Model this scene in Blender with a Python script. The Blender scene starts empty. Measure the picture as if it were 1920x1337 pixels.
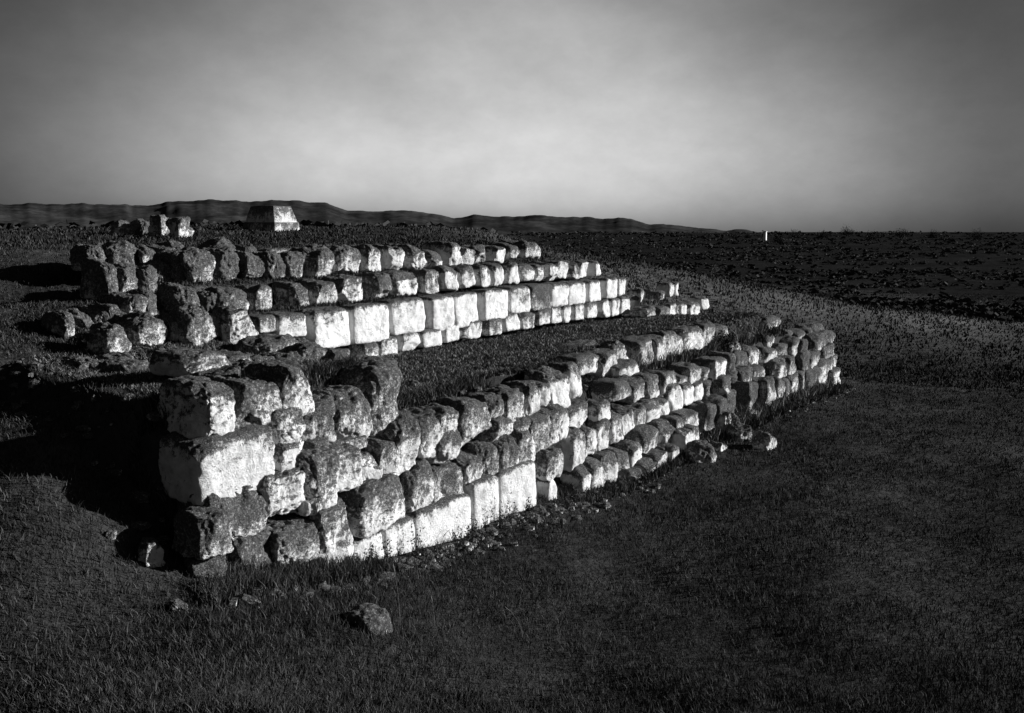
import bpy, math, random
import numpy as np
from mathutils import Vector
random.seed(7); RNG = np.random.default_rng(7)
S = bpy.context.scene; COL = S.collection
rad = math.radians

# ------------------------------------------------------------------ camera
H = 3.2                       # eye height above the foot of the near wall
FPX, CX, CY = 1550.0, 960.0, 668.5
PITCH = math.atan(233.5 / FPX)
cd = bpy.data.cameras.new('camera'); cam = bpy.data.objects.new('camera', cd); COL.objects.link(cam)
cam.location = (0, 0, H); cam.rotation_euler = (math.pi/2 - PITCH, 0, 0)
cd.sensor_width = 36; cd.lens = 36 * FPX / 1920; cd.clip_start = .05; cd.clip_end = 9000
S.camera = cam
# ------------------------------------------------------------------ light
SUN_AZ, SUN_EL = 80.0, 18.0
sd = bpy.data.lights.new('sun', 'SUN'); sun = bpy.data.objects.new('sun', sd); COL.objects.link(sun)
sd.energy = 5.0; sd.angle = rad(.5); sd.color = (1, 1, 1)
a, e = rad(SUN_AZ), rad(SUN_EL)
tosun = Vector((math.sin(a)*math.cos(e), math.cos(a)*math.cos(e), math.sin(e)))
sun.rotation_euler = tosun.to_track_quat('Z', 'Y').to_euler(); sun.location = tosun * 60
W = bpy.data.worlds.new('World'); S.world = W; W.use_nodes = True
nt = W.node_tree; nt.nodes.clear()
def N(t, ty, **k):
    n = t.nodes.new(ty)
    for a_, v in k.items(): setattr(n, a_, v)
    return n
def mth(t, op, a_, b=None, c=None, clamp=False):
    n = N(t, 'ShaderNodeMath', operation=op, use_clamp=clamp)
    for i, v in enumerate((a_, b, c)):
        if v is None: continue
        if isinstance(v, (int, float)): n.inputs[i].default_value = v
        else: t.links.new(v, n.inputs[i])
    return n.outputs[0]
sky = N(nt, 'ShaderNodeTexSky', sky_type='NISHITA', sun_disc=False)
sky.sun_elevation = rad(SUN_EL); sky.sun_rotation = rad(SUN_AZ); sky.dust_density = 2.0
bw = N(nt, 'ShaderNodeRGBToBW'); nt.links.new(sky.outputs[0], bw.inputs[0])      # black and white film
tc = N(nt, 'ShaderNodeTexCoord')
dot = N(nt, 'ShaderNodeVectorMath', operation='DOT_PRODUCT'); nt.links.new(tc.outputs['Generated'], dot.inputs[0])
dot.inputs[1].default_value = Vector((math.sin(rad(-3))*.998, math.cos(rad(-3))*.998, -.03)).normalized()
ang = mth(nt, 'ARCCOSINE', dot.outputs['Value'])
glow = N(nt, 'ShaderNodeMapRange', interpolation_type='SMOOTHERSTEP')
nt.links.new(ang, glow.inputs['Value'])
glow.inputs['From Min'].default_value = rad(0); glow.inputs['From Max'].default_value = rad(38)
glow.inputs['To Min'].default_value = 1; glow.inputs['To Max'].default_value = 0
mp = N(nt, 'ShaderNodeMapping'); mp.inputs['Scale'].default_value = (1, 1, 1.7)
nt.links.new(tc.outputs['Generated'], mp.inputs[0])
cn = N(nt, 'ShaderNodeTexNoise'); nt.links.new(mp.outputs[0], cn.inputs['Vector'])
cn.inputs['Scale'].default_value = 3.2; cn.inputs['Detail'].default_value = 7; cn.inputs['Roughness'].default_value = .55
cl = N(nt, 'ShaderNodeMapRange'); nt.links.new(cn.outputs[0], cl.inputs['Value'])
cl.inputs['From Min'].default_value = .3; cl.inputs['From Max'].default_value = .7
cl.inputs['To Min'].default_value = .84; cl.inputs['To Max'].default_value = 1.16
fac = mth(nt, 'MULTIPLY_ADD', glow.outputs[0], 2.4, .24)
fac = mth(nt, 'MULTIPLY', fac, cl.outputs[0])
cn2 = N(nt, 'ShaderNodeTexNoise'); nt.links.new(mp.outputs[0], cn2.inputs['Vector']); cn2.inputs['Scale'].default_value = 11; cn2.inputs['Detail'].default_value = 10; cn2.inputs['Roughness'].default_value = .68
fac = mth(nt, 'MULTIPLY', fac, mth(nt, 'MULTIPLY_ADD', cn2.outputs[0], .42, .79))
rd = mth(nt, 'MULTIPLY', bw.outputs[0], fac)
bgn = N(nt, 'ShaderNodeBackground'); nt.links.new(rd, bgn.inputs['Color']); bgn.inputs['Strength'].default_value = .05
wo = N(nt, 'ShaderNodeOutputWorld'); nt.links.new(bgn.outputs[0], wo.inputs[0])
S.render.engine = 'CYCLES'
S.view_settings.view_transform = 'Standard'; S.view_settings.look = 'None'
S.view_settings.exposure = 0.7; S.view_settings.gamma = 1

# ------------------------------------------------------------------ maths
AZ = rad(36.03)
D = np.array([math.sin(AZ), math.cos(AZ)])        # along the walls
Bk = np.array([-math.cos(AZ), math.sin(AZ)])      # away from the camera, behind the wall faces
ROT = math.atan2(D[1], D[0])
cp, sp = math.cos(PITCH), math.sin(PITCH)
def ray(u, v):
    x, y, z = (u-CX)/FPX, 1.0, -(v-CY)/FPX
    return np.array([x, y*cp + z*sp, -y*sp + z*cp])
def on_plane(u, v, d):                            # point of a wall plane at distance d from the eye
    r = ray(u, v); k = d / (r[0]*Bk[0] + r[1]*Bk[1]); p = r*k
    return p[0]*D[0]+p[1]*D[1], H + p[2]          # (s, z)
def at_h(u, v, z):
    r = ray(u, v); k = (z-H)/r[2]; return np.array([r[0]*k, r[1]*k, z])
def at_dist(u, v, dist):
    r = ray(u, v); k = dist/math.hypot(r[0], r[1]); return np.array([r[0]*k, r[1]*k, H+r[2]*k])
def sd2xy(s, d): return s*D[0]+d*Bk[0], s*D[1]+d*Bk[1]
def hsh(ix, iy, iz, seed):
    h = (ix*374761393 + iy*668265263 + iz*2147483647 + seed*1274126177) & 0xffffffff
    h = ((h ^ (h >> 13)) * 1274126177) & 0xffffffff
    return ((h ^ (h >> 16)) & 0xffff) / 65535.0
def vnoise(p, seed=0):
    i = np.floor(p).astype(np.int64); f = p-i; f = f*f*(3-2*f); r = 0
    for dx in (0, 1):
        for dy in (0, 1):
            for dz in (0, 1):
                w = (f[:, 0] if dx else 1-f[:, 0])*(f[:, 1] if dy else 1-f[:, 1])*(f[:, 2] if dz else 1-f[:, 2])
                r = r + w*hsh(i[:, 0]+dx, i[:, 1]+dy, i[:, 2]+dz, seed)
    return r*2-1
def fbm(p, oct=4, seed=0, g=.5):
    r = 0; a_ = 1; t = 0
    for o in range(oct): r = r + a_*vnoise(p*2**o, seed+o*17); t += a_; a_ *= g
    return r/t
def sm(x, a_, b): t = np.clip((x-a_)/(b-a_), 0, 1); return t*t*(3-2*t)

# ------------------------------------------------------------------ terrain heights
ctl = []
def cpx(u, dist, z): az = math.atan((u-CX)/(FPX/cp)); ctl.append((math.sin(az)*dist, math.cos(az)*dist, z))
def csd(s, d, z): x, y = sd2xy(s, d); ctl.append((x, y, z))
for s_, z_ in ((-2, .8), (1, .65), (3, .52), (3.8, .42), (4.2, .32), (5.2, .06), (5.7, -.04), (6.7, -.17), (8.3, -.20), (9.5, -.34), (11, -.40), (13, -.44), (16, -.46), (19, -.6), (22, -.74), (26, -.85)):
    csd(s_, 5.45, z_); csd(s_, 4.9, z_-.02)
for s_, z_ in ((6, -.12), (10, -.3), (16, -.45), (24, -.8), (36, -1.1)): csd(s_, 2.5, z_)
csd(3.2, 3.6, .5); csd(6, -3, -.1); csd(14, -4, -.5); csd(30, -8, -1.2)
ctl += [(0, 0, 1.55), (-2, -2, 1.8), (2, -2, 1.5), (-6, 2, 1.5), (-4, 6, 1.1), (0, -8, 2.2), (0, 3.4, .85), (-1.5, 4.4, .75), (1.6, 4.2, .45)]
for u, r_, z_ in ((-300, 12, 1.7), (100, 12, 1.6), (300, 13, 1.7), (-300, 25, 2.5), (100, 20, 2.3), (300, 25, 2.75), (550, 30, 2.85), (750, 35, 2.92), (-200, 60, 3.0),
                  (0, 70, 2.95), (200, 68, 3.0), (350, 62, 3.02), (500, 66, 3.05), (620, 58, 3.05), (760, 52, 3.0), (0, 100, 3.0), (300, 100, 3.05), (500, 100, 3.1), (700, 90, 3.12), (860, 68, 3.0), (300, 170, 1.0), (-500, 120, 3.0), (700, 160, 0), (930, 45, 2.98), (930, 95, 0),
                  (1030, 31, 2.5), (1130, 26, 2.1), (1130, 50, -1.0), (1300, 30, 1.34), (1300, 55, -1.8), (1500, 36, .70), (1500, 62, -2.2), (1740, 42, -.35), (1740, 70, -2.8),
                  (2000, 45, -1.0), (2600, 60, -2), (1130, 110, -4), (1500, 120, -4), (1800, 120, -4), (900, 200, -4), (1300, 220, -4), (400, 240, -3), (2200, 150, -4), (-900, 200, -2)):
    cpx(u, r_, z_)
csd(25, 8, -.3); csd(25, 11, .5); csd(20, 13, 1.9); csd(15, 13, 2.45); csd(10, 14, 2.7); csd(6, 13, 2.65); csd(2.0, 12, 2.2); csd(2, 9, 1.6); csd(2.2, 7, 1.0)
ctl += [(-60, -60, 3), (60, -60, -2), (0, -150, 2), (200, -50, -4), (-200, -50, 2)]
C_ = np.array(ctl)
def kern(r): return np.sqrt(r*r+4.0)
A_ = kern(np.hypot(C_[:, None, 0]-C_[None, :, 0], C_[:, None, 1]-C_[None, :, 1]))
n_ = len(C_); M_ = np.zeros((n_+3, n_+3)); M_[:n_, :n_] = A_ ; M_[:n_, n_] = 1; M_[:n_, n_+1:] = C_[:, :2]*.01; M_[n_, :n_] = 1; M_[n_+1:, :n_] = C_[:, :2].T*.01
wts = np.linalg.lstsq(M_, np.concatenate([C_[:, 2], [0, 0, 0]]), rcond=None)[0]
def zout(x, y):
    z = np.full(x.shape, wts[n_]) + wts[n_+1]*x*.01 + wts[n_+2]*y*.01
    for i in range(n_): z = z + wts[i]*kern(np.hypot(x-C_[i, 0], y-C_[i, 1]))
    r = np.hypot(x, y); k = sm(r, 170, 260)
    az = np.arctan2(x, y)
    far = -4 + 6.4*sm(r, 230, 650)*sm(np.cos(az), .2, .6)
    return z*(1-k) + k*far
def steps(d, lst):                                # lst: z0, (d, z)...
    z = np.full(d.shape, lst[0]); prev = lst[0]
    for dd, zz in lst[1:]: z = z + (zz-prev)*sm(d, dd-.09, dd+.09); prev = zz
    return z
def zfun(x, y, rough=True):
    x = np.asarray(x, float); y = np.asarray(y, float)
    s = x*D[0]+y*D[1]; d = x*Bk[0]+y*Bk[1]
    z = zout(x, y)
    base = z
    zl = steps(d, (0, (6.12, 1.28), (6.32, 1.74))) + .28*sm(d, 8.2, 10) + .43*sm(d, 9.5, 12)
    zm = steps(d, (0, (6.02, .40), (6.12, .78), (6.24, 1.24), (9.6, 2.06), (10.42, 2.47)))
    zr = steps(d, (0, (6.0, .12), (6.36, .80), (6.98, 1.22), (9.6, 2.06), (10.42, 2.47)))
    rc = sm(s, 8.25, 8.4)*(1-sm(s, 9.15, 9.3))*(1-sm(d, 6.5, 6.6)); zm = zm*(1-rc) - .1*rc
    k1 = sm(s, 6.1, 6.7); k2 = sm(s, 10.2, 10.9)
    zi = zl*(1-k1) + k1*(zm*(1-k2) + zr*k2)
    inn = sm(d, 5.88, 6.02)*(1-sm(d, 10.8, 12.5))
    endR = 21.0 - 2.4*sm(d, 6.6, 9.3)
    ws = sm(s, 3.55, 3.85)*(1-sm(s, endR-.9, endR+.3)) * (1 - sm(d, 9.3, 9.6)*sm(s, 17.0, 18.6))
    ws = np.where(d > 9.2, np.maximum(ws, (1-sm(s, 17, 18.6))*sm(s, .5, 4.2)), ws)
    k = inn*ws
    z = base*(1-k) + zi*k
    if rough:
        p = np.stack([x, y, 0*x], -1).reshape(-1, 3)
        r = np.hypot(x, y)
        nn = fbm(p*.9, 3, 5).reshape(x.shape)*.05 + fbm(p*4, 2, 9).reshape(x.shape)*.018
        nf = fbm(p*.12, 3, 31).reshape(x.shape)*.25*sm(r, 25, 60)
        z = z + nn*(1-sm(r, 200, 500)) + nf
    return z

# ------------------------------------------------------------------ mesh and tagging helpers
def mesh_np(name, V, F, mat=None, smooth=True, cols=None):
    V = np.asarray(V, np.float32); F = np.asarray(F, np.int32); k = F.shape[1]
    me = bpy.data.meshes.new(name)
    me.vertices.add(len(V)); me.vertices.foreach_set('co', V.ravel())
    me.loops.add(F.size); me.loops.foreach_set('vertex_index', F.ravel())
    me.polygons.add(len(F)); me.polygons.foreach_set('loop_start', np.arange(0, F.size, k, dtype=np.int32))
    me.polygons.foreach_set('loop_total', np.full(len(F), k, np.int32))
    me.polygons.foreach_set('use_smooth', np.full(len(F), smooth, bool))
    if cols is not None:
        at = me.attributes.new('tone', 'FLOAT', 'POINT'); at.data.foreach_set('value', np.asarray(cols, np.float32))
    me.update(); me.validate()
    if mat: me.materials.append(mat)
    return me
def link(name, me, parent=None, loc=(0, 0, 0), rot=(0, 0, 0)):
    o = bpy.data.objects.new(name, me); COL.objects.link(o); o.location = loc; o.rotation_euler = rot
    if parent: o.parent = parent
    return o
def tag(o, label=None, cat=None, group=None, kind=None):
    if label: o['label'] = label
    if cat: o['category'] = cat
    if group: o['group'] = group
    if kind: o['kind'] = kind
    return o
def empty(name, loc, rz=0):
    o = bpy.data.objects.new(name, None); COL.objects.link(o); o.location = loc; o.rotation_euler = (0, 0, rz)
    o.empty_display_size = .3; return o

# ------------------------------------------------------------------ materials (all neutral: black and white film)
def ramp(t, v, pts):
    r = N(t, 'ShaderNodeValToRGB'); t.links.new(v, r.inputs[0]); el = r.color_ramp.elements
    while len(el) < len(pts): el.new(.5)
    for e_, (p, c) in zip(el, pts): e_.position = p; e_.color = (c, c, c, 1)
    return r.outputs[0]
def noise(t, vec, sc, det=5, ro=.6, dist=0):
    n = N(t, 'ShaderNodeTexNoise'); t.links.new(vec, n.inputs['Vector'])
    n.inputs['Scale'].default_value = sc; n.inputs['Detail'].default_value = det
    n.inputs['Roughness'].default_value = ro; n.inputs['Distortion'].default_value = dist
    return n.outputs[0]
def base_mat(name):
    m = bpy.data.materials.new(name); m.use_nodes = True; t = m.node_tree; b = t.nodes['Principled BSDF']
    b.inputs['Roughness'].default_value = .95; b.inputs['Specular IOR Level'].default_value = 0
    return m, t, b
def mixv(t, f, a_, b):
    n = N(t, 'ShaderNodeMix', data_type='FLOAT'); 
    for i, v in ((0, f), (2, a_), (3, b)):
        if isinstance(v, (int, float)): n.inputs[i].default_value = v
        else: t.links.new(v, n.inputs[i])
    return n.outputs[0]
def stone_material(name, pale, grain=1.0):
    m, t, b = base_mat(name)
    tc = N(t, 'ShaderNodeTexCoord'); oi = N(t, 'ShaderNodeObjectInfo')
    off = N(t, 'ShaderNodeVectorMath', operation='SCALE'); off.inputs[0].default_value = (37, 91, 53); t.links.new(oi.outputs['Random'], off.inputs['Scale'])
    ad = N(t, 'ShaderNodeVectorMath', operation='ADD'); t.links.new(tc.outputs['Object'], ad.inputs[0]); t.links.new(off.outputs[0], ad.inputs[1])
    vs = N(t, 'ShaderNodeVectorMath', operation='SCALE'); t.links.new(ad.outputs[0], vs.inputs[0])
    rv = mth(t, 'FRACT', mth(t, 'MULTIPLY', oi.outputs['Random'], 17.3)); t.links.new(mth(t, 'MULTIPLY_ADD', rv, .8, .65), vs.inputs['Scale'])
    V = vs.outputs[0]
    st = N(t, 'ShaderNodeMapping'); st.inputs['Scale'].default_value = (1, 1, .22); t.links.new(V, st.inputs[0])
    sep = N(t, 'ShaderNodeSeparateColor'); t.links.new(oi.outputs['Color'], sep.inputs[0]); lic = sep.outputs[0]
    big = noise(t, V, 4.5*grain, 6, .62, .4); strk = noise(t, st.outputs[0], 9*grain, 5, .65, .3); fine = noise(t, V, 34*grain, 6, .7, .2); spk = noise(t, V, 110*grain, 3, .6)
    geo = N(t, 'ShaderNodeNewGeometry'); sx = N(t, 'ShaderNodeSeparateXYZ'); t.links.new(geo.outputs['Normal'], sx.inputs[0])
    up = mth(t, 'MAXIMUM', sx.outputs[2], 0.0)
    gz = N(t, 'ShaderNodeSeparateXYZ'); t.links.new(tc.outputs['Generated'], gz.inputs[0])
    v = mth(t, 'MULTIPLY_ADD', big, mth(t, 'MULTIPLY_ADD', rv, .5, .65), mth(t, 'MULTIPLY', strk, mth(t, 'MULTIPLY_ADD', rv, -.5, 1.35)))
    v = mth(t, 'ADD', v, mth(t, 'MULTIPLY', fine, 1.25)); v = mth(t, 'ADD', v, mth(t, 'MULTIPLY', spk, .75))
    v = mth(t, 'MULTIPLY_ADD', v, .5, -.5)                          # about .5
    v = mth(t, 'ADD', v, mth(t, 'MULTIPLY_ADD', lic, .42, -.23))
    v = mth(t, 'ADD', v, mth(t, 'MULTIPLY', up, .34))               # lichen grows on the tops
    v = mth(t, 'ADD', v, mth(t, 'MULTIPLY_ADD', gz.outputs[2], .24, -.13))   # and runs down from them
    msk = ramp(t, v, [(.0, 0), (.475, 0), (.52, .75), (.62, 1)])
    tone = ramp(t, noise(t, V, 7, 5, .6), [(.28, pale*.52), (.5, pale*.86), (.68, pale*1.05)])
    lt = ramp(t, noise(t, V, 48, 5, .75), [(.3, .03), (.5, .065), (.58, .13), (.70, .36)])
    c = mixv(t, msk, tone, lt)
    cc = N(t, 'ShaderNodeCombineColor'); [t.links.new(c, cc.inputs[i]) for i in range(3)]
    t.links.new(cc.outputs[0], b.inputs['Base Color'])
    bp = N(t, 'ShaderNodeBump'); bp.inputs['Strength'].default_value = .9; bp.inputs['Distance'].default_value = .035
    hgt = mth(t, 'ADD', mth(t, 'MULTIPLY', fine, .8), mth(t, 'MULTIPLY_ADD', big, .9, mth(t, 'MULTIPLY', spk, .25)))
    hgt = mth(t, 'ADD', hgt, mth(t, 'MULTIPLY', msk, .10))
    t.links.new(hgt, bp.inputs['Height']); t.links.new(bp.outputs[0], b.inputs['Normal'])
    return m
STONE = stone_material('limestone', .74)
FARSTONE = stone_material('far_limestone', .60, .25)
def ground_material():
    m, t, b = base_mat('turf')
    geo = N(t, 'ShaderNodeNewGeometry'); P = geo.outputs['Position']
    at = N(t, 'ShaderNodeAttribute', attribute_name='tone')
    n1 = noise(t, P, .35, 8, .62); n2 = noise(t, P, 6, 6, .7); n3 = noise(t, P, .035, 8, .65)
    v = mth(t, 'MULTIPLY_ADD', n1, .5, mth(t, 'MULTIPLY_ADD', n2, .35, mth(t, 'MULTIPLY', n3, .35)))
    c = ramp(t, v, [(.40, .014), (.56, .036), (.68, .062), (.82, .12)])
    c = mth(t, 'MULTIPLY', c, at.outputs['Fac'])
    cc = N(t, 'ShaderNodeCombineColor'); [t.links.new(c, cc.inputs[i]) for i in range(3)]
    t.links.new(cc.outputs[0], b.inputs['Base Color'])
    bp = N(t, 'ShaderNodeBump'); bp.inputs['Strength'].default_value = 1; bp.inputs['Distance'].default_value = .06
    t.links.new(mth(t, 'ADD', n2, mth(t, 'MULTIPLY', noise(t, P, 1.6, 6, .7), 1.5)), bp.inputs['Height']); t.links.new(bp.outputs[0], b.inputs['Normal'])
    return m
TURF = ground_material()
def blade_material(name, k):
    m, t, b = base_mat(name)
    at = N(t, 'ShaderNodeAttribute', attribute_name='tone')
    c = mth(t, 'MULTIPLY', at.outputs['Fac'], k)
    cc = N(t, 'ShaderNodeCombineColor'); [t.links.new(c, cc.inputs[i]) for i in range(3)]
    t.links.new(cc.outputs[0], b.inputs['Base Color']); return m
BLADE = blade_material('grass_blades', 1.0)
LEAF = blade_material('scrub_leaves', 1.0)
def hill_material():
    m, t, b = base_mat('far_hillside')
    P = N(t, 'ShaderNodeNewGeometry').outputs['Position']
    v = mth(t, 'MULTIPLY_ADD', noise(t, P, .02, 8, .62), .6, mth(t, 'MULTIPLY', noise(t, P, .15, 6, .7), .4))
    c = ramp(t, v, [(.38, .012), (.5, .03), (.6, .055)])
    cc = N(t, 'ShaderNodeCombineColor'); [t.links.new(c, cc.inputs[i]) for i in range(3)]
    t.links.new(cc.outputs[0], b.inputs['Base Color']); return m
HILL = hill_material()

# ------------------------------------------------------------------ ground sheet
def axis(lo, hi, st, far, g=1.13):
    a_ = list(np.arange(lo, hi, st)); up = [a_[-1]]; w = st
    while up[-1] < far: w *= g; up.append(up[-1]+w)
    dn = [a_[0]]; w = st
    while dn[-1] > -far: w *= g; dn.append(dn[-1]-w)
    return np.array(dn[:0:-1] + a_ + up[1:])
gs = axis(-3, 24, .11, 4200, 1.055); gd = axis(1.5, 13, .07, 4200, 1.06)
SS, DD = np.meshgrid(gs, gd, indexing='ij'); GX, GY = sd2xy(SS, DD)
GZ = zfun(GX, GY)
def dry(x, y):                                    # drier, paler grass along the shoulder and the crest behind the ruin
    az = np.arctan2(x, y); r = np.hypot(x, y); u = CX + np.tan(np.clip(az, -1.2, 1.2))*FPX/cp
    R = np.interp(u, [0, 930, 1030, 1130, 1300, 1500, 1740, 2300], [95, 45, 31, 26, 30, 36, 42, 52])
    p = np.stack([x*.25, y*.25, 0*x], -1).reshape(-1, 3); n = fbm(p, 3, 77).reshape(x.shape)
    k = np.exp(-((r-R*.93+n*2.5)/(R*.12))**2) * sm(y, 5, 15) * (1-sm(np.abs(az), .9, 1.1))
    return k
R_, A_z = np.hypot(GX, GY), np.arctan2(GX, GY)
strip_ = np.exp(-((R_-(165-160*A_z))/9)**2)*sm(A_z, .2, .3)*(R_ < 300)
tn = (.85 - .52*sm(R_, 45, 90)*sm(GX, -10, 20)) + .9*dry(GX, GY) + .5*strip_
na, nb = SS.shape; idx = np.arange(na*nb).reshape(na, nb)
F = np.stack([idx[:-1, :-1], idx[1:, :-1], idx[1:, 1:], idx[:-1, 1:]], -1).reshape(-1, 4)
V = np.stack([GX, GY, GZ], -1).reshape(-1, 3)
g = link('ground', mesh_np('ground', V, F, TURF, True, tn.ravel())); tag(g, kind='structure')

# far hills: a real ridge range about 900 m to 1.6 km away
ridge = [(-900, 402), (-400, 400), (0, 398), (150, 394), (270, 397), (330, 390), (400, 385), (470, 384), (510, 380), (545, 382), (580, 387), (612, 386), (650, 396), (700, 399), (760, 397), (810, 403), (850, 408),
         (890, 403), (920, 404), (960, 409), (1020, 404), (1060, 408), (1100, 407), (1130, 411), (1180, 413), (1250, 423), (1330, 430), (1440, 434), (1600, 437), (2600, 440)]
ru = np.array([p[0] for p in ridge]); rv = np.array([p[1] for p in ridge])
us = np.linspace(-900, 2400, 700); az = np.arctan((us-CX)/(FPX/cp))
rr = np.linspace(600, 1500, 110)
hv = np.interp(us, ru, rv) + fbm(np.stack([us*.028, us*0, us*0], -1), 5, 3)*4.2
ht = (435-hv)/FPX*1000*np.cos(0)/np.cos(az) + 4 + H
A2, R2 = np.meshgrid(az, rr, indexing='ij')
prof = np.exp(-((R2-1000)/210.0)**2)
X2, Y2 = np.sin(A2)*R2, np.cos(A2)*R2
p3 = np.stack([X2*.008, Y2*.008, 0*X2], -1).reshape(-1, 3)
Z2 = -6 + (ht[:, None]+2)*prof*(1 + .34*fbm(p3*1.6, 5, 8).reshape(X2.shape)*np.clip(np.abs(R2-1000)/120, 0, 1))
na, nb = X2.shape; idx = np.arange(na*nb).reshape(na, nb)
F = np.stack([idx[:-1, :-1], idx[:-1, 1:], idx[1:, 1:], idx[1:, :-1]], -1).reshape(-1, 4)
tag(link('hills', mesh_np('hills', np.stack([X2, Y2, Z2], -1).reshape(-1, 3), F[:, ::-1], HILL)), kind='structure')

# ------------------------------------------------------------------ weathered stones
def cube_grid(n):
    pts = {}; V = []; F = []
    t = np.linspace(-1, 1, n+1)
    def vid(p):
        k = tuple(np.round(p, 5))
        if k not in pts: pts[k] = len(V); V.append(p)
        return pts[k]
    for ax in range(3):
        for sgn in (-1, 1):
            g_ = [[None]*(n+1) for _ in range(n+1)]
            for i in range(n+1):
                for j in range(n+1):
                    p = [0, 0, 0]; p[ax] = sgn; p[(ax+1) % 3] = t[i]; p[(ax+2) % 3] = t[j]*sgn
                    g_[i][j] = vid(tuple(p))
            for i in range(n):
                for j in range(n): F.append((g_[i][j], g_[i+1][j], g_[i+1][j+1], g_[i][j+1]))
    return np.array(V, float), np.array(F)
CG = {n: cube_grid(n) for n in (8, 12, 14, 18, 24, 26, 34)}
seedc = [0]
def stone_mesh(w, dp, h, rnd=.5, rough=1.0, n=12, taper=0.0, flat=0.0, mat=None):
    """weathered block: origin at base centre; x along wall, y into it. rnd 0 square .. 1 loaf shaped"""
    seedc[0] += 1; sdd = seedc[0]*13
    P, F = CG[n]; P = P.copy()
    up = (P[:, 2]+1)/2
    kt, kb = 9 - 6.0*rnd, 14 - 8*rnd
    kk = (kb*(1-up) + kt*up)[:, None]
    kn = (np.abs(P)**kk).sum(1, keepdims=True)**(1/kk)
    mx = np.abs(P).max(1, keepdims=True)
    Q = P*mx/kn
    Q[:, 0] *= 1 - taper*up
    sk = RNG.normal(0, .05, 4)*rough*(1-flat)
    Q[:, 0] += sk[0]*Q[:, 2] + sk[1]*Q[:, 0]*Q[:, 2]; Q[:, 2] += sk[2]*Q[:, 0]*up + sk[3]*Q[:, 1]*up
    Q[:, :2] *= (1 + .035*rough*vnoise(np.stack([up*3, up*0+sdd, up*0], -1), sdd))[:, None]
    half = np.array([w/2, dp/2, h/2]); R = Q*half
    sz = min(w, h, dp)
    nrm = Q/np.array([w, dp, h]); nrm /= np.linalg.norm(nrm, axis=1, keepdims=True)+1e-9
    o_ = RNG.uniform(0, 50, 3)
    disp = fbm((R+o_)*2.0/sz, 3, sdd)*.12*sz*rough*(1-.6*flat) + fbm((R+o_)*9/sz, 4, sdd+5, .6)*.055*sz*rough*(1-.6*flat)
    rg = vnoise((R+o_)*5/sz, sdd+9); disp -= np.clip(.16-np.abs(rg), 0, 1)*.22*sz*rough*(1-.8*flat)      # cracks and bedding
    for q in range(2 if flat < .5 else 0):                          # worn hollows
        c = RNG.uniform(-1, 1, 3)*half; c[1] = -abs(c[1])
        rr_ = sz*RNG.uniform(.25, .5); dd_ = np.linalg.norm(R-c, axis=1)
        disp -= np.clip(1-dd_/rr_, 0, 1)**2*rr_*.45*rough*(1-.7*flat)
    for q in range(int(RNG.integers(4, 8)) if flat < .4 else 0):     # broken edges: flat facets
        nn = RNG.normal(0, 1, 3); nn[1] = -abs(nn[1])*.9; nn[2] += .25; nn /= np.linalg.norm(nn)
        sup = (np.abs(nn)*half).sum(); off = sup*RNG.uniform(.66, .84)
        ex = np.clip(R@nn-off, 0, None); R = R - ex[:, None]*nn*.92
    R = R + nrm*disp[:, None]; R[:, 2] += h/2 - (0 if flat > .5 else .0)
    me = mesh_np('stone', R, F, mat or STONE)
    return me
def mv(u, m): return 435 + m*(2100-u)
def wall(label, cat, group, d, base_s, zbase):
    x, y = sd2xy(base_s, d); return tag(empty('stone_wall', (x, y, zbase), ROT), label, cat, group)
def block(parent, u0, u1, vt, vb, d, lic=.5, rnd=.5, dp=.46, rough=1.0, tilt=None, flat=0.0, taper=0, lean=0, name='stone_block', sink=.03, mat=None):
    um, vm = (u0+u1)/2, (vt+vb)/2
    s0, _ = on_plane(u0, vm, d); s1, _ = on_plane(u1, vm, d)
    sc, zt = on_plane(um, vt, d); _, zb = on_plane(um, vb, d)
    sc = (s0+s1)/2; w = s1-s0; h = zt-zb+sink
    px = u1-u0
    n = 34 if px*(vb-vt) > 4500 else 24 if px*(vb-vt) > 1400 else 14 if px > 14 else 8
    me = stone_mesh(w*(1.015 if flat > .5 else 1.0 if d > 8.5 else 1.10), dp, h*(1.0 if d > 8.5 else 1.05), rnd, rough, n, taper, flat, mat)
    # local frame of the wall: x along D, y along Bk
    pl = parent.location if parent else Vector((0, 0, 0))
    if parent:
        ps = pl.x*D[0]+pl.y*D[1]; pd = pl.x*Bk[0]+pl.y*Bk[1]
        loc = (sc-ps, d+dp/2-pd, zb-sink-pl.z); rot = [RNG.normal(0, .02), RNG.normal(0, .02), RNG.normal(0, .035)]
    else:
        x, y = sd2xy(sc, d+dp/2); loc = (x, y, zb-sink); rot = [RNG.normal(0, .02), RNG.normal(0, .02), ROT + RNG.normal(0, .05)]
    if flat > .5: rot = [0, 0, (0 if parent else ROT)]
    rot[1] += lean
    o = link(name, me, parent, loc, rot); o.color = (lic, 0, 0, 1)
    return o

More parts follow.
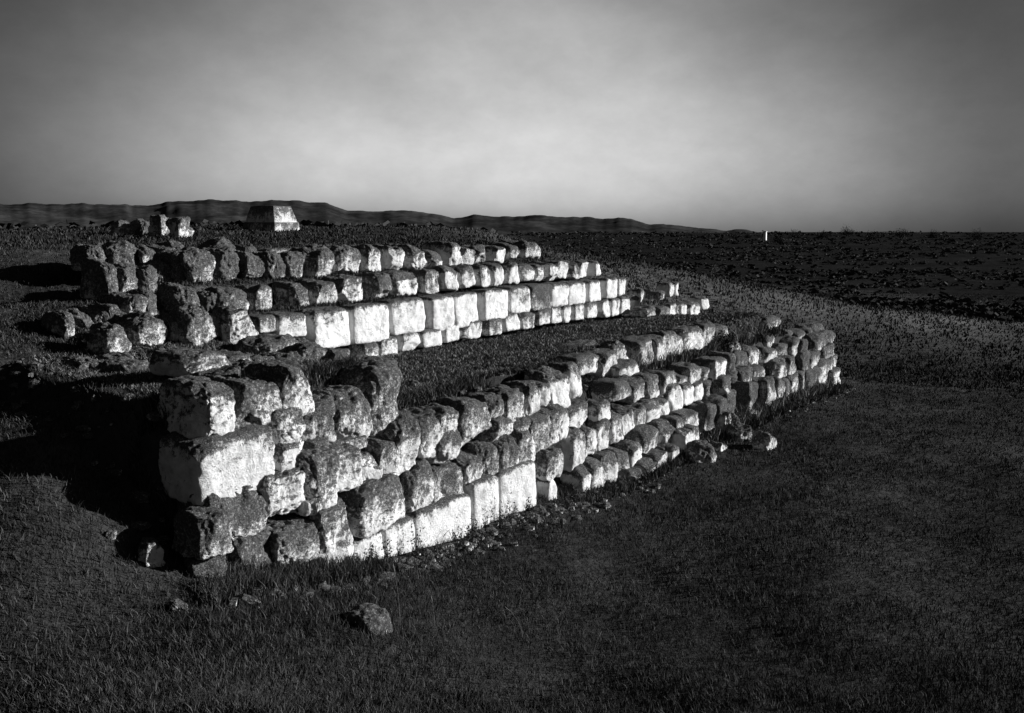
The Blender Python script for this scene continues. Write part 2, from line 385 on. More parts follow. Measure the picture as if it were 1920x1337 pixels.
# rear retaining wall ---------------------------------------------------------
rw = wall('long rear wall of squared pale ashlar with small base course, lit bright, behind the grassy terrace', 'wall', None, 9.2, 12, 1.25)
B1 = [(628,663,655,690),(684,711,642,682),(713,749,631,675),(758,790,622,657),(793,831,616,647),(838,864,607,638),(870,906,601,632),(917,944,595,626),(949,976,588,619),(980,1004,583,615),
      (1011,1034,578,606),(1035,1055,573,604),(1057,1074,572,602),(1079,1097,569,598),(1101,1121,566,595),(1131,1146,562,593),(1148,1163,559,590),(1166,1183,556,587),(1186,1201,553,584)]
for i, q in enumerate(B1): block(rw, *q, 9.2, RNG.uniform(.1, .42) + (.25 if i in (1, 6, 7, 9, 10) else 0), RNG.uniform(.25, .5), rough=.9, flat=.42 if i % 3 else 0)
B2 = [(486,520,592,620,.6),(522,576,588,630,.4),(589,659,580,650,.12),(666,731,571,640,.06),(737,801,561,624,.15),(812,854,555,617,.0),(855,899,551,610,.0),(910,954,543,597,.1),(958,996,537,585,.35),
      (998,1037,533,578,.85),(1038,1068,531,573,.2),(1069,1100,528,570,.12),(1104,1129,525,564,.1),(1138,1160,520,558,.1),(1161,1175,520,552,.1)]
for i, (a1, b1, c1, d1, l1) in enumerate(B2): block(rw, a1, b1, c1, d1, 9.22, l1, .22 if i < 9 else .38, rough=.8, flat=.45)
r3 = wall('third course of rounded blocks set back on top of the rear ashlar wall', 'wall', None, 9.93, 12, 2.1)
B3 = [(418,472,540,592,.5),(482,517,535,587,.5),(549,583,530,582,.45),(594,635,527,577,.4),(642,692,519,566,.35),(706,739,512,557,.55),(741,791,510,553,.3),(803,831,507,546,.45),(834,861,501,542,.3),(865,895,500,541,.3),
      (900,924,497,538,.2),(926,950,493,535,.05),(956,978,493,530,.15),(982,1005,497,526,.15),(1006,1022,495,525,.15),(1030,1048,493,525,.15),(1051,1070,490,522,.2),(1072,1090,489,521,.45),(1091,1108,489,518,.1),(1117,1130,490,516,.1)]
for i, (a1, b1, c1, d1, l1) in enumerate(B3): block(r3, a1, b1, c1, d1, 9.93, l1+.1, RNG.uniform(.6, .9), dp=.62, rough=1.0)
r4 = wall('uppermost broken row of rounded stones along the crest of the rear wall', 'wall', None, 10.6, 12, 2.5)
B4 = [(590,634,468,516,.6),(636,684,460,512,.6),(690,720,461,508,.5),(738,765,460,504,.35),(768,801,458,504,.5),(803,832,467,498,.6),(845,870,453,496,.3),(872,896,461,494,.45),(897,922,461,492,.6),(932,952,461,490,.3),
      (955,978,456,486,.6),(982,1019,453,482,.5)]
for i, (a1, b1, c1, d1, l1) in enumerate(B4): block(r4, a1, b1, c1, d1, 10.6, l1, RNG.uniform(.65, .95), rough=1.2, dp=.85, taper=.12, lean=RNG.uniform(0, .12))
rf = wall('short broken stub of small pale blocks at the far right end of the rear wall', 'wall', None, 8.7, 20, 1.0)
for q in [(1200,1209,543,566,.4),(1221,1231,543,562,.4),(1255,1265,530,556,.1),(1267,1274,530,553,.2)]: block(rf, *q[:4], 9.6, q[4], .4, dp=.4)
for q in [(1236,1252,546,560,.7),(1260,1273,570,590,.3),(1274,1289,568,590,.2),(1292,1314,566,590,.4),(1317,1331,557,578,.05),(1212,1232,575,592,.7),(1236,1256,574,592,.75)]: block(rf, *q[:4], 8.7, q[4], .45, dp=.4)

# near wall -------------------------------------------------------------------
fl = wall('tall weathered near corner of the front wall, five courses of rounded lichened blocks at left', 'wall', None, 5.7, 4.6, .4)
# (u0,u1,vt,vb,d,lichen,rnd,dp); real lichen, raised at low left to paint the corner's fade to dark
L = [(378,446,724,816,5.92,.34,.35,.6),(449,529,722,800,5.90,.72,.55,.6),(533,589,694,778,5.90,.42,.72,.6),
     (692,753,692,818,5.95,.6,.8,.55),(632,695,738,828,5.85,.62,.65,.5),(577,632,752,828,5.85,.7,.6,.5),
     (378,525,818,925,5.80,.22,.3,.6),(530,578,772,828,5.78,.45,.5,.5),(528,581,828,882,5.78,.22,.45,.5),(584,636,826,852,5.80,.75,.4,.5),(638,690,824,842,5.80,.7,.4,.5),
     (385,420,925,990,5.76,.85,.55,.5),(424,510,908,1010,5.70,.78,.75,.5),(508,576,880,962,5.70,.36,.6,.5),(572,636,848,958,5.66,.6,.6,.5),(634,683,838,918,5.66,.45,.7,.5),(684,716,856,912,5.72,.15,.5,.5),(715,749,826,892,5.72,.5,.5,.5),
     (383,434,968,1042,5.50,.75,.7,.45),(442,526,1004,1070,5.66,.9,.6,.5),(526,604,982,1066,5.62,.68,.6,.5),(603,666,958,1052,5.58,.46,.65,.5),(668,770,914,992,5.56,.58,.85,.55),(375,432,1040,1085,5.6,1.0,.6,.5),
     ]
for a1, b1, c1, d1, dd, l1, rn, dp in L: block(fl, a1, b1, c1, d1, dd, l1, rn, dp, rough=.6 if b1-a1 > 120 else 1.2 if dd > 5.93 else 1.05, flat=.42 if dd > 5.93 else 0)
fm = wall('middle of the front wall, rounded stones on a smooth bright white base course', 'wall', None, 5.7, 7.6, 0)
for a1, b1, c1, d1, l1 in [(662,722,1008,1064,-.1), (723,781,982,1050,.03),(782,888,948,1030,-.05),(890,939,904,992,-.02),(940,1008,878,964,.0)]:
    block(fm, a1, b1, c1, d1, 5.6, l1-.35, .04, .5, rough=.5, flat=.85, sink=.1)
Mm = [(771,819,880,956,5.68,.62,.75),(818,871,876,950,5.68,.55,.75),(874,910,856,910,5.68,.5,.5),(910,941,836,898,5.68,.62,.55),(941,972,824,892,5.68,.6,.5),(971,1008,812,880,5.68,.55,.55),
      (746,795,792,884,5.74,.5,.6),(784,831,780,862,5.80,.55,.6),(826,866,770,815,5.80,.55,.6),(829,872,812,862,5.74,.5,.6),(866,924,756,828,5.78,.62,.6),(922,952,744,790,5.85,.6,.6),(926,968,788,826,5.78,.5,.5),
      (951,993,735,800,5.85,.5,.6),(968,1000,786,824,5.78,.55,.5),(992,1014,722,786,5.88,.35,.5),(996,1032,784,860,5.72,.55,.6),(1028,1050,768,842,5.74,.5,.6),(1013,1034,722,760,5.95,.4,.5),(1034,1070,700,764,5.95,.25,.45),
      (1070,1094,688,746,5.98,.2,.5),(1043,1068,766,822,5.76,.4,.7)]
for a1, b1, c1, d1, dd, l1, rn in Mm: block(fm, a1, b1, c1, d1, dd, l1, min(rn+.12, .95), .5, rough=1.0)
fr = wall('long right half of the front wall, stepped courses of small stones with grass ledges receding away', 'wall', None, 5.7, 12, 0)
block(fr, 1029, 1046, 892, 958, 5.62, .0, .05, .4, flat=.3, rough=.6)            # lone upright with a round stone on it
block(fr, 1029, 1059, 845, 897, 5.58, .55, .9, .4)
Rr = [(1091,1111,880,930,5.6,.3),(1113,1137,865,920,5.6,.4),(1138,1160,855,908,5.6,.4),(1160,1186,848,896,5.6,.65),(1186,1210,834,880,5.6,.25),
      (1076,1101,805,882,5.72,.35),(1100,1122,803,852,5.78,.5),(1068,1114,760,800,5.9,.35),(1124,1149,755,790,5.92,.35),(1124,1146,788,842,5.86,.5),(1148,1174,780,828,5.88,.45),(1174,1193,768,816,5.9,.3),(1193,1214,762,800,5.9,.5),
      (1215,1240,756,794,5.9,.2),(1240,1257,750,786,5.9,.1),(1257,1281,722,772,5.9,.2),(1283,1303,724,758,5.9,.05),(1303,1324,718,748,5.9,.05),
      (1212,1243,806,850,5.6,.6),(1245,1265,795,836,5.6,.5),(1266,1283,785,824,5.6,.45),(1286,1312,773,806,5.6,.5),
      (1190,1214,884,906,5.38,.35),(1216,1236,868,890,5.38,.3),(1237,1257,852,876,5.38,.3),(1262,1275,838,860,5.38,.4),(1284,1303,808,836,5.36,.1),(1303,1318,802,828,5.36,.5),
      (1244,1273,698,742,6.0,.4),(1275,1292,700,722,6.05,.6),(1294,1318,686,716,6.0,.5),(1320,1336,690,712,6.05,.6),(1337,1365,675,712,5.98,.3),(1215,1240,705,745,6.05,.65),(1190,1212,712,752,6.05,.6),(1150,1186,716,748,6.05,.7),
      (1203,1233,638,684,6.6,.5),(1234,1250,634,678,6.6,.3),(1250,1281,626,672,6.6,.4),(1285,1321,616,656,6.6,.35),(1321,1342,609,646,6.6,.5),(1166,1204,680,702,6.4,.4),(1344,1370,612,642,6.6,.65),(1372,1396,640,668,6.3,.6),
      (1087,1129,668,698,6.5,.5),(1134,1162,662,702,6.55,.4)]
for a1, b1, c1, d1, dd, l1 in Rr: block(fr, a1, b1, c1, d1, dd, l1, RNG.uniform(.5, .85), .5, rough=.95, lean=RNG.normal(0, .03))
# far, overgrown end of the front wall: courses follow the wall lines
for (m0, m1, dd, ua, ub) in ((.418, .478, 5.62, 1314, 1560), (.362, .410, 5.85, 1326, 1566), (.315, .356, 6.0, 1368, 1562), (.285, .318, 6.3, 1400, 1530)):
    u = ua
    while u < ub:
        w = RNG.uniform(9, 24); k = sm(np.array(u), 1380, 1570)*.03
        if RNG.uniform() < .96:
            block(fr, u, u+w, mv(u+w/2, m0+k)+RNG.uniform(-4, 9), mv(u+w/2, m1+k)+5, dd+RNG.uniform(-.08, .22), RNG.uniform(.45, .95), RNG.uniform(.4, .9), .5, rough=1.15, lean=RNG.normal(0, .12))
        u += w + RNG.uniform(-2, 3)
for q in ((1562, 1578, 694, 724, 5.6, .3), (1556, 1572, 664, 694, 5.8, .6), (1540, 1558, 640, 668, 6.0, .6), (1512, 1530, 620, 650, 6.2, .4)): block(fr, *q[:5], q[5], .5, .5)

# ------------------------------------------------------------------ loose stones (each its own thing)
def loose(u0, u1, vt, vb, d, lic, label, rnd=.8, dp=.4, group=None, lean=0, taper=.1, rough=1.3, cat='boulder'):
    o = block(None, u0, u1, vt, vb, d, lic, rnd, dp, rough, lean=lean, taper=taper, name='boulder')
    tag(o, label, cat, group); return o
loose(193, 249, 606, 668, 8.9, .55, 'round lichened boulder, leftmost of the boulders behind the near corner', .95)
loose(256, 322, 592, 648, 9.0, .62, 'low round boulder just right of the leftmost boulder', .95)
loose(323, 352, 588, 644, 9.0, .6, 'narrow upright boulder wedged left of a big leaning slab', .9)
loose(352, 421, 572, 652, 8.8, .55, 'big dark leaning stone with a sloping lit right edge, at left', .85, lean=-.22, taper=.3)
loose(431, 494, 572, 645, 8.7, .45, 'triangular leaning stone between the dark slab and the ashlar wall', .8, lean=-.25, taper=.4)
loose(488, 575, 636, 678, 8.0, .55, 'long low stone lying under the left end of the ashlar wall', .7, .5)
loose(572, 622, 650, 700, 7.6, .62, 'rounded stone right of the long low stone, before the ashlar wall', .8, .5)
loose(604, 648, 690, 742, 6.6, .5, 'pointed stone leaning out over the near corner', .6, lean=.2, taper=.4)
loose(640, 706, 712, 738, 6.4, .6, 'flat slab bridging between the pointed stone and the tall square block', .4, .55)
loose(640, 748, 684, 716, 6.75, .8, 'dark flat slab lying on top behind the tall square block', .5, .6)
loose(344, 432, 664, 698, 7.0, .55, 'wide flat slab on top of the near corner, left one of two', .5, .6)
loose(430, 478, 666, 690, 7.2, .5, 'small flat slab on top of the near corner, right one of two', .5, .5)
loose(400, 470, 486, 514, 12.5, .6, 'low domed stone alone behind the left end of the third course', .8, .6)
loose(424, 468, 512, 526, 11.6, .4, 'thin flat stone just below the low domed stone', .5, .5)
loose(484, 512, 470, 512, 12.5, .75, 'dark upright stone left of the uppermost row', .7, .5)
loose(326, 396, 538, 566, 10.6, .6, 'long worn stone in the grass above the dark leaning slab', .6, .6)
loose(214, 298, 546, 574, 10.6, .6, 'broad worn stone in the grass above the leftmost boulders', .6, .6)
loose(508, 560, 466, 480, 14, .6, 'thin pale slab lying in the grass left of the uppermost row', .4, .6)
loose(1084, 1129, 646, 666, 7.2, .45, 'flat pale slab lying on the terrace edge beside a pointed stone', .5, .5)
loose(1150, 1187, 646, 700, 6.7, .35, 'tall pointed stone leaning on the terrace edge', .8, .4, lean=-.35, taper=.45)
loose(1366, 1392, 594, 618, 7.4, .5, 'small round boulder beside a dark bush at the far end of the terrace', .85)
loose(1440, 1464, 596, 612, 8.4, .6, 'small pale stone far out in the grass beyond the terrace end', .8)
hp = wall('collapsed dark heap of weathered blocks joining both walls at the far left', 'ruin', None, 8.5, 5, 1.8)
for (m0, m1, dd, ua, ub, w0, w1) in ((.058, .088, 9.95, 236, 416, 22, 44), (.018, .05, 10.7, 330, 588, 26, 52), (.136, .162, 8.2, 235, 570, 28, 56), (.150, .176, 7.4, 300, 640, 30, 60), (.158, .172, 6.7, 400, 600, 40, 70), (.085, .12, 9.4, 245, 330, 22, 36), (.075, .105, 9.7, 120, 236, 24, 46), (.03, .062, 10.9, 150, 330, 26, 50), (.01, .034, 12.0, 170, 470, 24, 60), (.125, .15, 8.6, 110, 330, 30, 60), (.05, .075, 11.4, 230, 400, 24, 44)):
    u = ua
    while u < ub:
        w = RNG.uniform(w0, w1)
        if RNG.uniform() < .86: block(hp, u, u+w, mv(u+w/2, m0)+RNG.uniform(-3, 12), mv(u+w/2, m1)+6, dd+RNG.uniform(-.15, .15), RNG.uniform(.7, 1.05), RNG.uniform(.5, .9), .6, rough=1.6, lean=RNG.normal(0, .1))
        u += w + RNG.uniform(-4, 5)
def fallen(u, v, w, h, dp, lic, rz, label, lean=0, rnd=.8, taper=.2):
    lo, hi = 3.0, 60.0                                   # walk the ray down to the ground
    r = ray(u, v)
    k = 2.0
    while k < 80:
        x, y, z = r[0]*k, r[1]*k, H+r[2]*k
        if z < float(zfun(np.array([x]), np.array([y]))[0]): break
        k += .03
    me = stone_mesh(w, dp, h, rnd, 1.4, 18, taper); o = link('boulder', me, None, (x, y, z-.06), (RNG.normal(0, .08), lean, rz)); o.color = (lic, 0, 0, 1)
    return tag(o, label, 'boulder')
fallen(281, 1047, .20, .23, .2, .4, .6, 'small pointed pale stone standing in the grass left of the near corner', .1, .7, .45)
fallen(348, 1140, .10, .16, .1, .25, .3, 'slender pale chip leaning in the grass at the lower left', -.5, .5, .4)
fallen(208, 1003, .10, .1, .1, .6, .3, 'tiny grey stone in the dark grass, farthest left')
fallen(690, 1176, .30, .20, .3, .95, .9, 'grey round topped boulder half sunk in the grass at the bottom edge')
fallen(1312, 862, .42, .34, .4, .55, .4, 'round grey boulder at the foot of the wall, left of the tumbled stones')
fallen(1345, 842, .42, .16, .25, .35, .9, 'flat slab lying tilted among the tumbled stones', .35, .5)
fallen(1347, 814, .28, .5, .3, .25, .5, 'pale upright wedge among the tumbled stones by the wall', .15, .5, .45)
fallen(1383, 824, .42, .36, .35, .5, .5, 'angular stone right of the pale wedge', -.2, .6)
fallen(1430, 842, .40, .34, .25, .35, .9, 'pale slab lying apart, rightmost of the tumbled stones', .5, .5)
fallen(1366, 800, .36, .3, .3, .5, .2, 'stone resting against the wall foot behind the angular stone')
fallen(1400, 782, .5, .22, .35, .3, .7, 'low pale stone nearest the far wall foot', .1)

# ------------------------------------------------------------------ distant ruins and the post
def far_wall_mesh(w0, w1, d0, d1, h, n=12, seed=1, rough=.03):
    P, F = CG[n]; P = P.copy(); up = (P[:, 2]+1)/2
    R = np.stack([P[:, 0]*(w0*(1-up)+w1*up)/2, P[:, 1]*(d0*(1-up)+d1*up)/2, up*h], -1)
    R += fbm(R*1.1+seed*7, 4, seed)[:, None]*np.array([1, 1, .8])*rough*h*np.sign(P)
    return mesh_np('masonry', R, F, FARSTONE)
def march(u, v, far=700):
    r = ray(u, v); k = np.arange(12, far, .5)/math.hypot(r[0], r[1]); x, y, z = r[0]*k, r[1]*k, H+r[2]*k
    hit = np.nonzero(z < zfun(x, y))[0]; i = hit[0] if len(hit) else len(k)-1
    return np.array([x[i], y[i], z[i]]), math.hypot(x[i], y[i])
def ground_z(x, y): return float(zfun(np.array([x]), np.array([y]))[0])
t, td = march(509, 431); print('tower', td); zg = ground_z(t[0], t[1])
scale = td/FPX; ks = td/100
tw = tag(empty('ruined_tower', (t[0], t[1], min(zg, t[2])-.3), ROT), 'squat tapering ruined stone tower on the skyline, left face dark and right face sunlit', 'tower')
lo_h = 19*scale+.15; up_h = 29*scale
lw = link('lower_stage', far_wall_mesh(3.6*ks, 3.4*ks, 5.7*ks, 5.4*ks, lo_h, 26, 3, .07), tw); lw.color = (.5, 0, 0, 1)
uw = link('upper_stage', far_wall_mesh(3.3*ks, 2.5*ks, 5.3*ks, 4.1*ks, up_h, 26, 4, .06), tw, (0, 0, lo_h-.02)); uw.color = (.5, 0, 0, 1)
for i, (u, vt, vb, w, dist, lab) in enumerate(((226, 418, 440, .9, 62, 'lowest broken pier of masonry on the far left'), (303, 408, 442, 1.1, 58, 'tall broken pale masonry pier left of its twin on the far left'),
                                               (337, 412, 446, 1.3, 54, 'broad crumbling masonry pier nearest the tower side on the far left'), (262, 416, 440, .8, 66, 'thin dark masonry pier between the far left piers'))):
    p, dist = march(u, vb); w *= dist/60; zg = ground_z(p[0], p[1]); hh = (vb-vt)/FPX*dist + .25
    o = link('ruined_pier', stone_mesh(w*1.1, .8, hh, .5, 1.7, 18, .25, 0, FARSTONE), None, (p[0], p[1], min(zg, p[2])-.25), (0, 0, ROT+RNG.normal(0, .1))); o.color = (.5 if i != 3 else .95, 0, 0, 1)
    tag(o, lab, 'ruin', 'ruined piers on the far left')
p, dd_ = march(1434, 451); print('post', dd_); zg = ground_z(p[0], p[1]); hh = 15/FPX*dd_; kq = dd_/130*.85
WHITE, t_, b_ = base_mat('whitewash'); b_.inputs['Base Color'].default_value = (.8, .8, .8, 1)
ps = tag(empty('marker_post', (p[0], p[1], min(zg, p[2])), ROT), 'small white post standing on the dark plain near the horizon', 'post')
o = link('shaft', far_wall_mesh(.52*kq, .42*kq, .52*kq, .42*kq, hh+max(0, p[2]-zg), 8, 9, .01), ps); o.data.materials[0] = WHITE; o.color = (-.2, 0, 0, 1)
o = link('cap', far_wall_mesh(.62*kq, .5*kq, .62*kq, .5*kq, .16*kq, 8, 10, .05), ps, (0, 0, hh+max(0, p[2]-zg)-.01)); o.color = (-.1, 0, 0, 1)

# ------------------------------------------------------------------ grass
def blades(name, label, n, sampler, hmin, hmax, wfac, tone0, tone1, dens=None, lean=.6, cat='grass'):
    x, y = sampler(n)
    z0 = zfun(x, y); eps = .08
    gx = (zfun(x+eps, y, False)-zfun(x-eps, y, False))/(2*eps); gy = (zfun(x, y+eps, False)-zfun(x, y-eps, False))/(2*eps)
    keep = np.hypot(gx, gy) < 3.2
    cl = fbm(np.stack([x*1.3, y*1.3, 0*x], -1), 3, 55); r = np.hypot(x, y)
    keep &= (RNG.uniform(-2.2, .0, len(x)) < cl)
    x, y, z0, cl, r = x[keep], y[keep], z0[keep], cl[keep], r[keep]; m = len(x)
    hgt = RNG.uniform(hmin, hmax, m)*(1+.45*cl); wd = wfac*np.clip(r/6.0, 1, 6)
    a1 = RNG.uniform(0, 2*math.pi, m); a2 = RNG.uniform(0, 2*math.pi, m); ln = hgt*RNG.uniform(.15, lean+.15, m)
    dx, dy = np.cos(a1)*wd/2, np.sin(a1)*wd/2; lx, ly = np.cos(a2)*ln, np.sin(a2)*ln
    zb = z0-.02
    v = np.stack([np.stack([x-dx, y-dy, zb], -1), np.stack([x+dx, y+dy, zb], -1),
                  np.stack([x+dx*.7+lx*.35, y+dy*.7+ly*.35, zb+hgt*.6], -1), np.stack([x-dx*.7+lx*.35, y-dy*.7+ly*.35, zb+hgt*.6], -1),
                  np.stack([x+lx, y+ly, zb+hgt], -1), np.stack([x+lx+dx*.15, y+ly+dy*.15, zb+hgt*.99], -1)], 1).reshape(-1, 3)
    b = np.arange(m)[:, None]*6
    F = np.concatenate([b+np.array([[0, 1, 2, 3]]), b+np.array([[3, 2, 5, 4]])], 0)
    tn = (RNG.uniform(0, 1, m)**3*(tone1-tone0)+tone0)*1.05; tn = tn*(1+.7*dry(x, y)); tn = np.repeat(tn, 6)
    return tag(link(name, mesh_np(name, v, F, BLADE, False, tn)), label, cat, kind='stuff')
def polar(a0, a1, r0, r1):
    def f(n):
        az = RNG.uniform(rad(a0), rad(a1), n); r = np.exp(RNG.uniform(math.log(r0), math.log(r1), n)); return np.sin(az)*r, np.cos(az)*r
    return f
def strip(s0, s1, d0, d1):
    def f(n):
        u = RNG.uniform(0, 1, n); s = s0*(s1/s0)**u; d = RNG.uniform(d0, d1, n); return sd2xy(s, d)
    return f
blades('grass', 'dark rough grass covering the open ground around the ruin', 430000, polar(-48, 52, 3.6, 30), .03, .085, .006, .018, .09)
blades('grass', 'coarse grass on the slopes and plain far behind the ruin', 120000, polar(-40, 42, 24, 110), .06, .15, .010, .015, .07)
blades('grass', 'short grass carpeting the terrace between front and rear walls', 150000, strip(4, 22, 6.2, 9.2), .03, .08, .007, .03, .32)
blades('grass', 'grass growing along the foot and ledges of the front wall', 50000, strip(3.6, 22, 5.62, 6.7), .05, .15, .006, .02, .13)
blades('grass', 'grass on the setback ledges of the rear wall', 26000, strip(3, 19, 9.3, 11.5), .03, .09, .008, .02, .10)

blades('grass', 'tall pale dry grass growing through the collapsed far end of the front wall', 5000, strip(12, 22, 5.35, 6.9), .12, .34, .006, .05, .30)
ng = 2600; u_ = RNG.uniform(0, 1, ng); s_ = 3.4*(22/3.4)**u_; d_ = np.where(RNG.uniform(0, 1, ng) < .6, 5.55-np.abs(RNG.normal(0, .22, ng)), RNG.uniform(5.9, 9.3, ng))
x_, y_ = sd2xy(s_, d_); z_ = zfun(x_, y_); sz_ = RNG.uniform(0, 1, ng)**3*.07+.012; Pg, Fg = cube_grid(2); Pg = Pg/np.linalg.norm(Pg, axis=1)[:, None]
VV = (Pg[None]*(1+RNG.uniform(-.3, .3, (ng, len(Pg), 1)))*sz_[:, None, None]*RNG.uniform(.5, 1.2, (ng, 1, 3))*np.array([1, 1, .6]) + np.stack([x_, y_, z_+sz_*.1], -1)[:, None]).reshape(-1, 3)
FF = (Fg[None]+np.arange(ng)[:, None, None]*len(Pg)).reshape(-1, 4)
o = link('gravel', mesh_np('gravel', VV, FF, STONE, False)); o.color = (.55, 0, 0, 1); tag(o, 'small broken stone chips strewn along the foot of the walls', 'gravel', kind='stuff')
def foot(n):
    s_ = np.where(RNG.uniform(0, 1, n) < .35, RNG.uniform(3.4, 5.4, n), 8.4*(22/8.4)**RNG.uniform(0, 1, n)); return sd2xy(s_, RNG.uniform(5.2, 5.56, n))
blades('grass', 'rank darker grass and weeds growing up against the foot of the near wall', 14000, foot, .05, .16, .006, .02, .12, lean=.4)
# ------------------------------------------------------------------ shrubs and weeds
def leaf_cloud(n, rx, ry, rz, lw, seed, t0=.02, t1=.07):
    g = np.random.default_rng(seed)
    cc = g.normal(0, 1, (12, 3)); cc /= np.linalg.norm(cc, axis=1)[:, None]; cc *= g.uniform(.3, .75, (12, 1)); cc[:, 2] = np.abs(cc[:, 2])
    q = g.normal(0, 1, (n, 3))*.24 + cc[g.integers(0, 12, n)]
    c = q*np.array([rx, ry, rz]); c[:, 2] = np.maximum(c[:, 2], .02)
    a1 = g.normal(0, 1, (n, 3)); a1 /= np.linalg.norm(a1, axis=1)[:, None]; a2 = np.cross(a1, g.normal(0, 1, (n, 3))); a2 /= np.linalg.norm(a2, axis=1)[:, None]
    v = np.stack([c-a1*lw, c+a2*lw*.4, c+a1*lw, c-a2*lw*.4], 1).reshape(-1, 3)
    return v, np.arange(4*n).reshape(-1, 4), np.repeat(g.uniform(t0, t1, n), 4)
def twigs(n, rx, rz, w, seed):
    g = np.random.default_rng(seed); V = []; F = []
    for i in range(n):
        a_ = g.uniform(0, 2*math.pi); l = g.uniform(.3, .8); tip = np.array([math.cos(a_)*rx*l, math.sin(a_)*rx*l, rz*g.uniform(.5, .95)])
        b = len(V)
        for k in range(3): th = k*2.094; V.append((math.cos(th)*w, math.sin(th)*w, -.05)); 
        for k in range(3): th = k*2.094; V.append(tuple(tip+np.array([math.cos(th)*w*.3, math.sin(th)*w*.3, 0])))
        for k in range(3): F.append((b+k, b+(k+1) % 3, b+3+(k+1) % 3, b+3+k))
    return V, F
q_ = 26000; az_ = RNG.uniform(rad(-38), rad(42), q_); r_ = np.exp(RNG.uniform(math.log(45), math.log(640), q_))
x_, y_ = np.sin(az_)*r_, np.cos(az_)*r_; z_ = zfun(x_, y_); h_ = RNG.uniform(.15, .5, q_)*(.6+r_/260)
kp = (fbm(np.stack([x_*.03, y_*.06, 0*x_], -1), 3, 12) > RNG.uniform(-.5, .35, q_)) & ~((x_ < 0) & (r_ > 70)) ; x_, y_, z_, h_, r_ = x_[kp], y_[kp], z_[kp], h_[kp], r_[kp]
VV = []; 
for j in range(7):
    a_ = RNG.uniform(0, 6.283, len(x_)); o_ = RNG.normal(0, 1, (len(x_), 3))*h_[:, None]*np.array([.8, .8, .3]); w_ = h_*RNG.uniform(.4, .9, len(x_))
    c = np.stack([x_, y_, z_+h_*.25], -1)+o_; dv = np.stack([np.cos(a_)*w_, np.sin(a_)*w_, RNG.normal(0, .2, len(x_))*w_], -1); uv = np.stack([RNG.normal(0, .3, len(x_))*w_, RNG.normal(0, .3, len(x_))*w_, w_*.55], -1)
    VV.append(np.stack([c-dv, c-uv, c+dv, c+uv], 1))
VV = np.concatenate(VV).reshape(-1, 3)
tag(link('scrub', mesh_np('scrub', VV, np.arange(len(VV)).reshape(-1, 4), LEAF, False, np.repeat(RNG.uniform(.010, .055, len(VV)//4), 4))), 'low dark scrub dotted over the plain out to the horizon', 'scrub', kind='stuff')
def bush(x, y, rx, rz, label, seed, group=None, n=900, lw=.04, sink=0):
    z = ground_z(x, y)-.02; z -= sink; r = tag(empty('shrub', (x, y, z)), label, 'shrub', group)
    v, f, c = leaf_cloud(n, rx, rx, rz, lw, seed, .012, .045); link('foliage', mesh_np('foliage', v, f, LEAF, False, c), r)
    V_, F_ = twigs(9, rx, rz, rx*.02, seed); link('stem', mesh_np('stem', V_, F_, LEAF, True, np.full(len(V_), .03)), r)
    return r
p = at_h(1356, 612, 1.25); bush(p[0], p[1], .38, .34, 'dark bush on the far end of the terrace beside a small boulder', 5, n=1500, lw=.035)
hz = [(1108, 150, 3.2, 'round dark shrub on the plain below the end of the hills'), (1380, 170, 2.8, 'dark shrub just left of where the white post shows on the horizon'), (1403, 240, 2.5, 'low shrub left of the white post'),
      (1458, 190, 3.2, 'dense dark shrub immediately right of the white post'), (1490, 260, 3.4, 'second shrub right of the white post on the horizon'), (1545, 250, 3.2, 'middle shrub of the row right of the post'),
      (1588, 300, 3.6, 'shrub three places right of the white post'), (1632, 230, 3.8, 'tallest dark shrub on the horizon towards the right'), (1690, 270, 3.6, 'shrub right of the tallest one on the horizon'),
      (1752, 250, 3.4, 'last dark shrub but one on the right horizon'), (1830, 240, 3.6, 'rightmost dark shrub on the horizon')]
for i, (u, dist, w, lab) in enumerate(hz):
    az_ = math.atan((u-CX)/(FPX/cp)); dist = dist*1.2+180 if i else 150; k_ = dist/240
    bush(math.sin(az_)*dist, math.cos(az_)*dist, w*.62*k_, w*.62*k_, lab, 100+i, 'shrubs on the horizon', 900, .15*k_, .1)
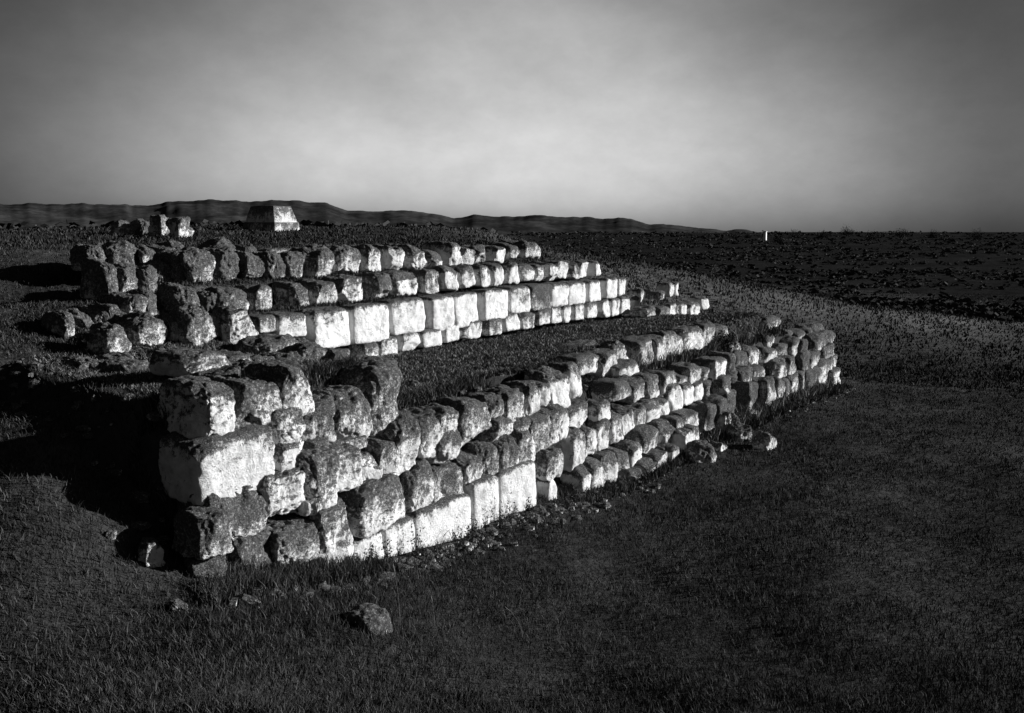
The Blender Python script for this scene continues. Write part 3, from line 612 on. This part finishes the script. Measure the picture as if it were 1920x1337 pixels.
def weed(x, y, h, label, seed, group='weeds against the white base course'):
    g = np.random.default_rng(seed); z = ground_z(x, y); r = tag(empty('weed', (x, y, z)), label, 'weed', group)
    V_, F_ = twigs(5, h*.3, h, .004, seed); link('stem', mesh_np('stem', V_, F_, LEAF, True, np.full(len(V_), .05)), r)
    v, f, c = leaf_cloud(120, h*.26, h*.26, h, .018, seed, .02, .06); link('leaves', mesh_np('leaves', v, f, LEAF, False, c), r)
for i, (u, v, h, lab) in enumerate(((955, 962, .36, 'tall leafy weed before the rightmost white base block'), (941, 972, .3, 'thin weed at the joint left of the tall leafy weed'), (880, 1000, .26, 'bushy weed at the foot of the base course middle'),
                                    (893, 992, .24, 'small weed at the dark joint of the base course'), (782, 1045, .34, 'weed growing at the joint below the round boulder'), (728, 1062, .26, 'branching weed at the left end of the white base course'),
                                    (700, 1075, .24, 'low weed in the grass before the left base block'), (990, 945, .2, 'small weed near the dark opening'))):
    s_, _ = on_plane(u, v, 5.48); x, y = sd2xy(s_, 5.48); weed(x, y, h, lab, 300+i)
# dry stalks in the foreground
for i, (u, v, h, b_, lab) in enumerate(((750, 1160, .55, .14, 'tall dry curved grass stalk in the foreground'), (815, 1150, .3, .1, 'short dry stalk right of the tall one'), (980, 1130, .3, .15, 'dry stalk leaning in the dark grass, right of centre'),
                                        (515, 1150, .4, .3, 'arching dry stem in the foreground left of centre'), (1110, 1180, .35, .1, 'dry stalk farthest right in the foreground'), (430, 1150, .3, .2, 'thin dry stem below the near corner'))):
    p = at_h(u, v, .3); z = ground_z(p[0], p[1]); a_ = RNG.uniform(0, 6.28); V_ = []; F_ = []; dr = np.array([math.cos(a_), math.sin(a_)])
    for j in range(9):
        t_ = j/8; c = np.array([*(dr*b_*t_*t_), h*t_*(1-.15*t_)]); w = .0016*(1-.6*t_)+(.003 if j == 7 else 0)
        for k in range(3): V_.append(tuple(c+np.array([math.cos(k*2.094)*w, math.sin(k*2.094)*w, 0])))
        if j: b = j*3; F_ += [(b-3+k, b-3+(k+1) % 3, b+(k+1) % 3, b+k) for k in range(3)]
    o = link('dry_stalk', mesh_np('dry_stalk', V_, F_, BLADE, True, np.full(len(V_), .12)), None, (p[0], p[1], z)); tag(o, lab, 'stalk', 'dry stalks in the foreground')
